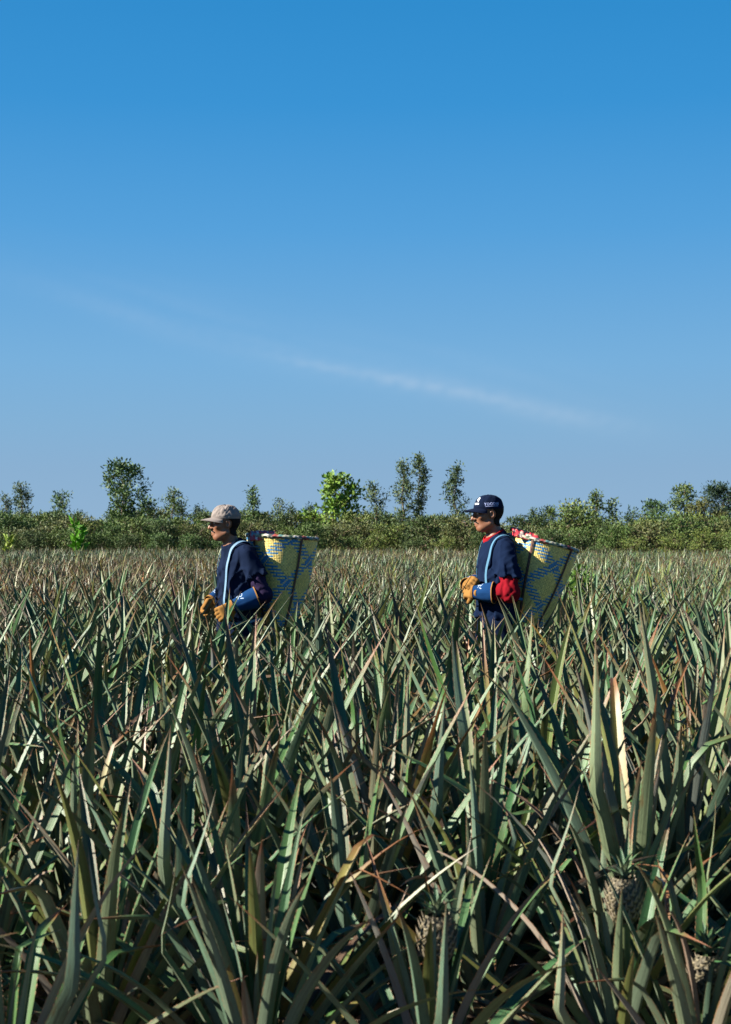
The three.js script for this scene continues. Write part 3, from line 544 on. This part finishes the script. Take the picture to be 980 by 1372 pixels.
  const trunkS = blend(0.05, ell([0, 1.235, 0.0], [0.17, 0.2, 0.12]), ell([0, 1.02, 0.014], [0.158, 0.21, 0.116]), ell([0, 0.88, 0.005], [0.166, 0.15, 0.122]), cone([-0.135, 1.352, -0.008], [0.135, 1.352, -0.008], 0.064, 0.064), cone([0, 1.36, 0.0], A(neck), 0.072, 0.066));
  const sleeves = [0, 1].map((i) => { const e = sleeveEnd[i].clone().addScaledVector(sleeveDir[i], 0.08), f = cone(sh[i], A(e), 0.062, 0.073), n = sleeveDir[i], c = n.dot(sleeveEnd[i]); return (x, y, z) => Math.max(f(x, y, z), n.x * x + n.y * y + n.z * z - c); });
  const hole = cone(A(neck.clone().lerp(V(0, 1.4, 0.03), 0.55)), A(neck.clone().add(V(0, 0.2, 0.05))), 0.064, 0.07), neckTop = neck.y + 0.012;
  const shirtRaw = (x, y, z) => { let d = trunkS(x, y, z); for (const s of sleeves) d = smin(d, s(x, y, z), 0.022); return d; };
  const shirtF = (x, y, z) => Math.max(shirtRaw(x, y, z) - fold(x, y, z), o.hem - y + 0.01 * Math.sin(x * 30), -hole(x, y, z), y - neckTop + (z - neck.z) * 0.55);
  part('shirt', net(shirtF, [-0.36, o.hem - 0.03, -0.27], [0.36, 1.5, 0.3], 0.0085), o.shirtMat, P);
  const collarF = (x, y, z) => Math.max(shirtRaw(x, y, z) - 0.004, -hole(x, y, z) - 0.0, hole(x, y, z) - 0.012, y - neckTop - 0.006 + (z - neck.z) * 0.55);
  part('collar', net(collarF, [-0.13, 1.3, -0.15], [0.13, 1.5, 0.2], 0.006), o.collarMat, P);
  if (o.sleeveMat) [0, 1].forEach((i) => { // long under-sleeves, rucked at the elbow
    const f = blend(0.02, cone(A(V(...sh[i]).lerp(V(...el[i]), 0.45)), el[i], o.under, o.under + 0.004), cone(el[i], A(V(...el[i]).lerp(V(...wr[i]), 0.75)), o.under + 0.004, 0.036));
    part('under_sleeve', net((x, y, z) => f(x, y, z) - 0.005 * Math.sin(N3(x * 14, y * 14, z * 14 + i) * 9), [-0.38, 0.9, -0.25], [0.38, 1.36, 0.32], 0.009), o.sleeveMat, P);
  });
  const legF = blend(0.035, ell([0, 0.88, 0], [0.163, 0.14, 0.122]), ...[0, 1].flatMap((i) => [cone(hips[i], kn[i], 0.098, 0.078), cone(kn[i], [an[i][0], 0.22, an[i][2]], 0.076, 0.066)]));
  part('trousers', net((x, y, z) => Math.max(legF(x, y, z) - 0.008 * N3(x * 9, y * 12, z * 9), y - 0.98, 0.2 - y), [-0.3, 0.15, -0.3], [0.3, 1.02, 0.32], 0.013), o.trouserMat, P);
  for (const i of [0, 1]) {
    const [ax, , az] = an[i], f = blend(0.03, cone([ax, 0.3, az + (kn[i][2] - az) * 0.4], [ax, 0.06, az], 0.062, 0.056), cone([ax, 0.052, az - 0.02], [ax, 0.045, az + 0.17], 0.05, 0.042));
    part('boot', net((x, y, z) => Math.max(f(x, y, z), 0.003 - y, y - 0.3), [ax - 0.1, -0.01, az - 0.1], [ax + 0.1, 0.34, az + 0.25], 0.011), bootMat, P);
  }
  P.updateMatrixWorld(true);
  return { P, shirt: (v) => shirtRaw(v.x, v.y, v.z) - 0.008 };
}
// a strap laid on the shirt: a ribbon that follows points in the wearer's own axes, lifted to the cloth where it would sink in
function ribbon(man, pts, width, thick, mater, parent, name = 'strap') {
  const curve = new THREE.CatmullRomCurve3(pts), n = 60, f = man.shirt, e = 0.004, rows = [];
  for (let i = 0; i <= n; i++) {
    const p = curve.getPoint(i / n), g = () => V(f(p.clone().add(V(e, 0, 0))) - f(p.clone().add(V(-e, 0, 0))), f(p.clone().add(V(0, e, 0))) - f(p.clone().add(V(0, -e, 0))), f(p.clone().add(V(0, 0, e))) - f(p.clone().add(V(0, 0, -e)))).normalize();
    let nn = g(); const hold = smooth(0, 0.12, i / n) * smooth(0, 0.15, 1 - i / n); for (let k = 0; k < 6; k++) { const d = f(p); p.addScaledVector(nn, (0.005 - d) * (d < 0.005 ? 1 : hold)); nn = g(); }
    rows.push([p, nn]);
  }
  const M = man.P.matrixWorld.clone(), inv = parent.matrixWorld.clone().invert().multiply(M);
  const s = shell((u, v) => {
    const k = Math.round(v * n), [p, nn] = rows[k], t = rows[Math.min(k + 1, n)][0].clone().sub(rows[Math.max(k - 1, 0)][0]).normalize(), b = t.clone().cross(nn).normalize();
    return p.clone().addScaledVector(b, (u - 0.5) * width);
  }, 4, n, { thick, uv: (u, v) => [u, v * 24] });
  return part(name, s.applyMatrix4(inv), mater, parent);
}
const strapTex = canvas(32, 256, (g, w, h) => {
  g.fillStyle = 'rgb(82,118,142)'; g.fillRect(0, 0, w, h); g.fillStyle = 'rgb(51,102,149)';
  for (let y = 0; y < h; y += 32) { g.fillRect(5, y + 4, 6, 9); g.fillRect(19, y + 15, 8, 7); g.fillRect(9, y + 24, 5, 5); }
  g.fillStyle = 'rgb(165,174,181)'; for (let y = 0; y < h; y += 32) { g.fillRect(14, y + 2, 5, 10); g.fillRect(6, y + 18, 8, 4); }
});
const strapMat = mat({ map: strapTex, roughness: 0.7 }), plainStrap = cloth({ color: LIN(76, 114, 138) });

const basketTex = canvas(1024, 512, (g, w, h) => { // woven strips: yellow ground, blue strips crossing as lozenges
  const r = rng(41), C = 128, R = 56, cw = w / C, rh = h / R;
  for (let j = 0; j < R; j++) for (let i = 0; i < C; i++) {
    const u = i / C * 4, v = j / R * 2, a = Math.abs(((u + v + 0.25) % 1 + 1) % 1 - 0.5), b = Math.abs(((u - v + 4.25) % 1 + 1) % 1 - 0.5), on1 = a < 0.14, on2 = b < 0.14;
    const blue = (on1 && on2) ? (i + j) % 5 > 0 : on1 || on2 ? j % 2 === 0 || (i * 7 + j * 3) % 11 === 0 : false, k = 0.9 + 0.2 * r() + ((i + j) % 2 ? 0.06 : -0.05);
    g.fillStyle = blue ? `rgb(${52 * k | 0},${118 * k | 0},${164 * k | 0})` : `rgb(${Math.min(255, 206 * k) | 0},${Math.min(255, 183 * k) | 0},${104 * k | 0})`; g.fillRect(i * cw, j * rh, cw + 1, rh + 1);
  }
});
const basketBump = texture(512, 256, (u, v) => { const i = u * 128, j = v * 56, a = Math.sin((i % 1) * Math.PI), b = Math.sin((j % 1) * Math.PI), g = 255 * ((Math.floor(i) + Math.floor(j)) % 2 ? a * 0.6 + b * 0.4 : b * 0.8 + a * 0.2); return [g, g, g]; }, false);
const basketMat = mat({ map: basketTex, bumpMap: basketBump, bumpScale: 0.003, roughness: 0.55 }), ribMat = mat({ vertexColors: true, roughness: 0.8 });
function basket(label, top, bottom, rt, rb, ribAngles, spin) {
  const ax = top.clone().sub(bottom), H = ax.length(), o = thing('carrying_basket', label, 'basket', bottom.toArray());
  o.quaternion.setFromUnitVectors(V(0, 1, 0), ax.normalize()); o.updateMatrixWorld(true);
  const prof = (t) => lerp(rb, rt, t ** 0.85) + 0.012 * Math.sin(Math.PI * t), surf = (a, t, out = 0) => { const sq = 1 + (1 - t) * 0.10 * Math.cos(4 * a), r = prof(t) * sq + out + 0.003 * N3(Math.cos(a) * 2, t * 4, Math.sin(a) * 2 + rb * 50); return V(Math.cos(a) * r, t * H, Math.sin(a) * r); };
  part('woven_wall', shell((u, v) => surf(-u * 6.2832, v), 80, 24, { wrap: true, thick: 0.004, uv: (u, v) => [u + spin, v] }), basketMat, o);
  part('bottom', shell((u, v) => { const p = surf(-u * 6.2832, 0); return V(p.x * Math.max(v, 0.001), 0.002, p.z * Math.max(v, 0.001)); }, 40, 4, { wrap: true, thick: 0.004 }), basketMat, o);
  const pal = [[0.32, 0.30, 0.22], [0.05, 0.09, 0.05], [0.45, 0.42, 0.36], [0.04, 0.05, 0.05], [0.30, 0.05, 0.04], [0.10, 0.22, 0.20]];
  part('rim', shell((u, v) => { const a = -u * 6.2832, c = surf(a, 1), n = V(Math.cos(a), 0, Math.sin(a)), w = v * 6.2832, r = 0.0125 + 0.002 * Math.sin(u * 6.2832 * 46 + w); return c.addScaledVector(n, Math.cos(w) * r).add(V(0, -Math.sin(w) * r, 0)); }, 184, 8, { wrap: true, thick: 0.001, col: (u, v) => pal[Math.floor(u * 46 + v) % 6] }), ribMat, o);
  for (const a of ribAngles) part('rib', shell((u, v) => surf(a + (u - 0.5) * 0.016 / prof(v), v, 0.007 + 0.004 * Math.sin(Math.PI * u)), 4, 40, { thick: 0.004, col: (u, v) => Math.floor(v * 40 + u * 1.5) % 2 ? [0.05, 0.03, 0.022] : [0.16, 0.07, 0.045] }), ribMat, o);
  return { o, surf, H };
}
function clothPad(label, fn, nu, nv, colors, seed) { // a crumpled printed cloth, folded over the rim
  const o = thing('folded_cloth', label, 'cloth'), c = (u, v) => { const k = N3(u * 5 + seed, v * 4, 2) + 0.5 * N3(u * 12, v * 9 + seed, 5); return k > 0.28 ? colors[1] : k < -0.35 ? colors[2] : colors[0]; };
  part('cloth', shell((u, v) => fn(u, v), nu, nv, { thick: 0.006, col: (u, v) => c(u, v) }), mat({ vertexColors: true, roughness: 0.9 }), o);
}
const cuffTex = canvas(256, 256, (g, w, h) => {
  g.fillStyle = 'rgb(19,55,98)'; g.fillRect(0, 0, w, h); g.strokeStyle = 'rgb(173,188,203)'; g.lineWidth = 5;
  for (const [x, y] of [[30, 120], [158, 120]]) { g.beginPath(); g.arc(x + 26, y + 22, 17, 0, 6.3); g.stroke(); g.beginPath(); g.moveTo(x, y + 60); g.lineTo(x + 14, y + 44); g.lineTo(x + 22, y + 66); g.lineTo(x + 38, y + 46); g.lineTo(x + 50, y + 64); g.stroke(); g.beginPath(); g.moveTo(x - 10, y + 6); g.lineTo(x - 2, y + 36); g.stroke(); }
});
const cuffMat = cloth({ color: [0.85, 0.85, 0.85], map: cuffTex });
const capLogo = canvas(1024, 256, (g, w, h) => { // u runs round the crown, v from the band up
  g.fillStyle = 'rgb(9,20,42)'; g.fillRect(0, 0, w, h);
  g.strokeStyle = g.fillStyle = 'rgb(203,207,212)'; g.lineWidth = 13;
  for (const fx of [62, 1086]) { g.fillStyle = 'rgb(203,207,212)'; g.beginPath(); g.ellipse(fx, h - 128, 17, 24, 0, 0, 6.3); g.stroke(); g.fillRect(fx + 12, h - 122, 11, 34); g.fillRect(fx - 40, h - 72, 80, 22); g.fillStyle = 'rgb(9,20,42)'; for (let k = 0; k < 5; k++) g.fillRect(fx - 30 + k * 14, h - 68, 4, 14); }
  g.fillStyle = 'rgb(144,154,191)'; for (const sx of [262, 762]) { g.font = 'bold 48px sans-serif'; g.textAlign = 'center'; g.fillText('YOODW', sx, h - 34); g.fillRect(sx - 74, h - 26, 148, 6); }
});
const M1 = person({
  label: 'person in a worn grey cap, navy t-shirt and long blue gloves carrying a basket', x: -0.855, z: -10, turn: -65 * Math.PI / 180, scale: 1, seed: 3.3, yaw: -0.2, nod: 0.02, curl: 0.75,
  joints: { head: V(0, 1.548, 0.092), elbowL: V(0.262, 1.085, -0.085), wristL: V(0.205, 1.012, 0.10), handL: V(0.17, 0.955, 0.2), elbowR: V(-0.25, 1.1, -0.05), wristR: V(-0.16, 1.03, 0.13), handR: V(-0.13, 0.95, 0.19) },
  sleeve: 0.56, hem: 0.84, cuff: 0.175, cuffR: 0.07, cuffMat, under: 0.05,
  shirtMat: cloth({ color: LIN(12, 24, 46), roughness: 0.92 }), collarMat: cloth({ color: LIN(12, 24, 45), roughness: 0.92 }), sleeveMat: cloth({ color: LIN(36, 28, 52), roughness: 0.92 }), trouserMat: cloth({ color: LIN(10, 22, 44), roughness: 0.92 }),
  cap: { color: new THREE.Color().setRGB(...LIN(122, 114, 109)), worn: 1, seed: 2 },
});
const M2 = person({
  label: 'person in navy cap, navy t-shirt and red under-sleeves carrying a tilted basket', x: 0.885, z: -10, turn: -77 * Math.PI / 180, scale: 1.03, seed: 8.1, yaw: -0.06, nod: 0.05, curl: 0.9,
  joints: { head: V(0, 1.565, 0.066), elbowL: V(0.25, 1.068, 0.0), wristL: V(0.12, 1.065, 0.19), handL: V(0.02, 1.07, 0.215), elbowR: V(-0.25, 1.1, 0.0), wristR: V(-0.06, 1.11, 0.185), handR: V(0.03, 1.135, 0.205) },
  sleeve: 0.66, hem: 0.9, cuff: 0.14, cuffR: 0.066, cuffMat, under: 0.056,
  shirtMat: cloth({ color: LIN(10, 24, 48), roughness: 0.92 }), collarMat: cloth({ color: LIN(128, 21, 28), roughness: 0.9 }), sleeveMat: cloth({ color: LIN(111, 12, 24), roughness: 0.9 }), trouserMat: cloth({ color: LIN(10, 22, 44), roughness: 0.92 }),
  cap: { color: new THREE.Color().setRGB(...LIN(9, 19, 40)), logo: capLogo, worn: 0.3, seed: 6 },
});
const B1 = basket('upright yellow and blue woven basket with a level rim on the back', V(-0.565, 1.462, -10.14), V(-0.60, 0.86, -10.13), 0.24, 0.10, [0.95, -0.6, 2.4, 3.6, 4.6], 0.02);
const B2 = basket('yellow and blue woven basket leaning back with its rim tipped', V(1.195, 1.42, -10.08), V(1.065, 0.88, -10.06), 0.24, 0.115, [0.75, 1.95, 3.2, 4.4, -0.5], 0.13);
for (const [m, b, mt, near, far] of [
  [M1, B1, strapMat, [V(0.10, 1.40, -0.13), V(0.105, 1.43, -0.02), V(0.11, 1.38, 0.10), V(0.105, 1.2, 0.15), V(0.10, 1.0, 0.16), V(0.13, 0.9, 0.10), V(0.16, 0.92, -0.12)], [V(-0.10, 1.40, -0.13), V(-0.105, 1.43, -0.02), V(-0.11, 1.38, 0.10), V(-0.12, 1.2, 0.14), V(-0.13, 1.0, 0.15), V(-0.15, 0.92, 0.06), V(-0.14, 0.95, -0.12)]],
  [M2, B2, plainStrap, [V(0.11, 1.37, -0.14), V(0.115, 1.42, -0.04), V(0.12, 1.36, 0.07), V(0.13, 1.27, 0.125), V(0.12, 1.17, 0.16), V(0.13, 1.08, 0.12), V(0.15, 1.02, -0.12)], [V(-0.11, 1.37, -0.14), V(-0.115, 1.42, -0.04), V(-0.12, 1.36, 0.07), V(-0.13, 1.27, 0.12), V(-0.12, 1.15, 0.15), V(-0.15, 1.06, 0.06), V(-0.15, 1.02, -0.12)]],
]) { ribbon(m, near, 0.017, 0.003, mt, b.o); ribbon(m, far, 0.017, 0.003, mt, b.o); }
clothPad('red and white cloth bunched over the level basket rim at the shoulder', (u, v) => { const p = V(lerp(-0.77, -0.61, u), 1.478, lerp(-9.93, -10.13, v)); p.y += 0.013 * N3(u * 7, v * 5, 1) + 0.02 * Math.sin(Math.PI * v) - 0.035 * (1 - smooth(0, 0.3, v)) + 0.006 * N3(u * 18, v * 14, 4); return p; }, 30, 22, [[0.45, 0.05, 0.06], [0.6, 0.5, 0.45], [0.12, 0.2, 0.22]], 1);
clothPad('bright red cloth with white stripe bunched over the tipped basket rim', (u, v) => { const p = V(lerp(0.975, 1.15, u), lerp(1.505, 1.455, u), lerp(-9.87, -10.1, v)); p.y += 0.015 * N3(u * 7, v * 5, 6) + 0.02 * Math.sin(Math.PI * v) - 0.03 * (1 - smooth(0, 0.3, v)) + 0.006 * N3(u * 18, v * 14, 9); return p; }, 30, 22, [[0.55, 0.03, 0.045], [0.6, 0.48, 0.38], [0.3, 0.28, 0.1]], 4);

renderer.render(scene, camera);
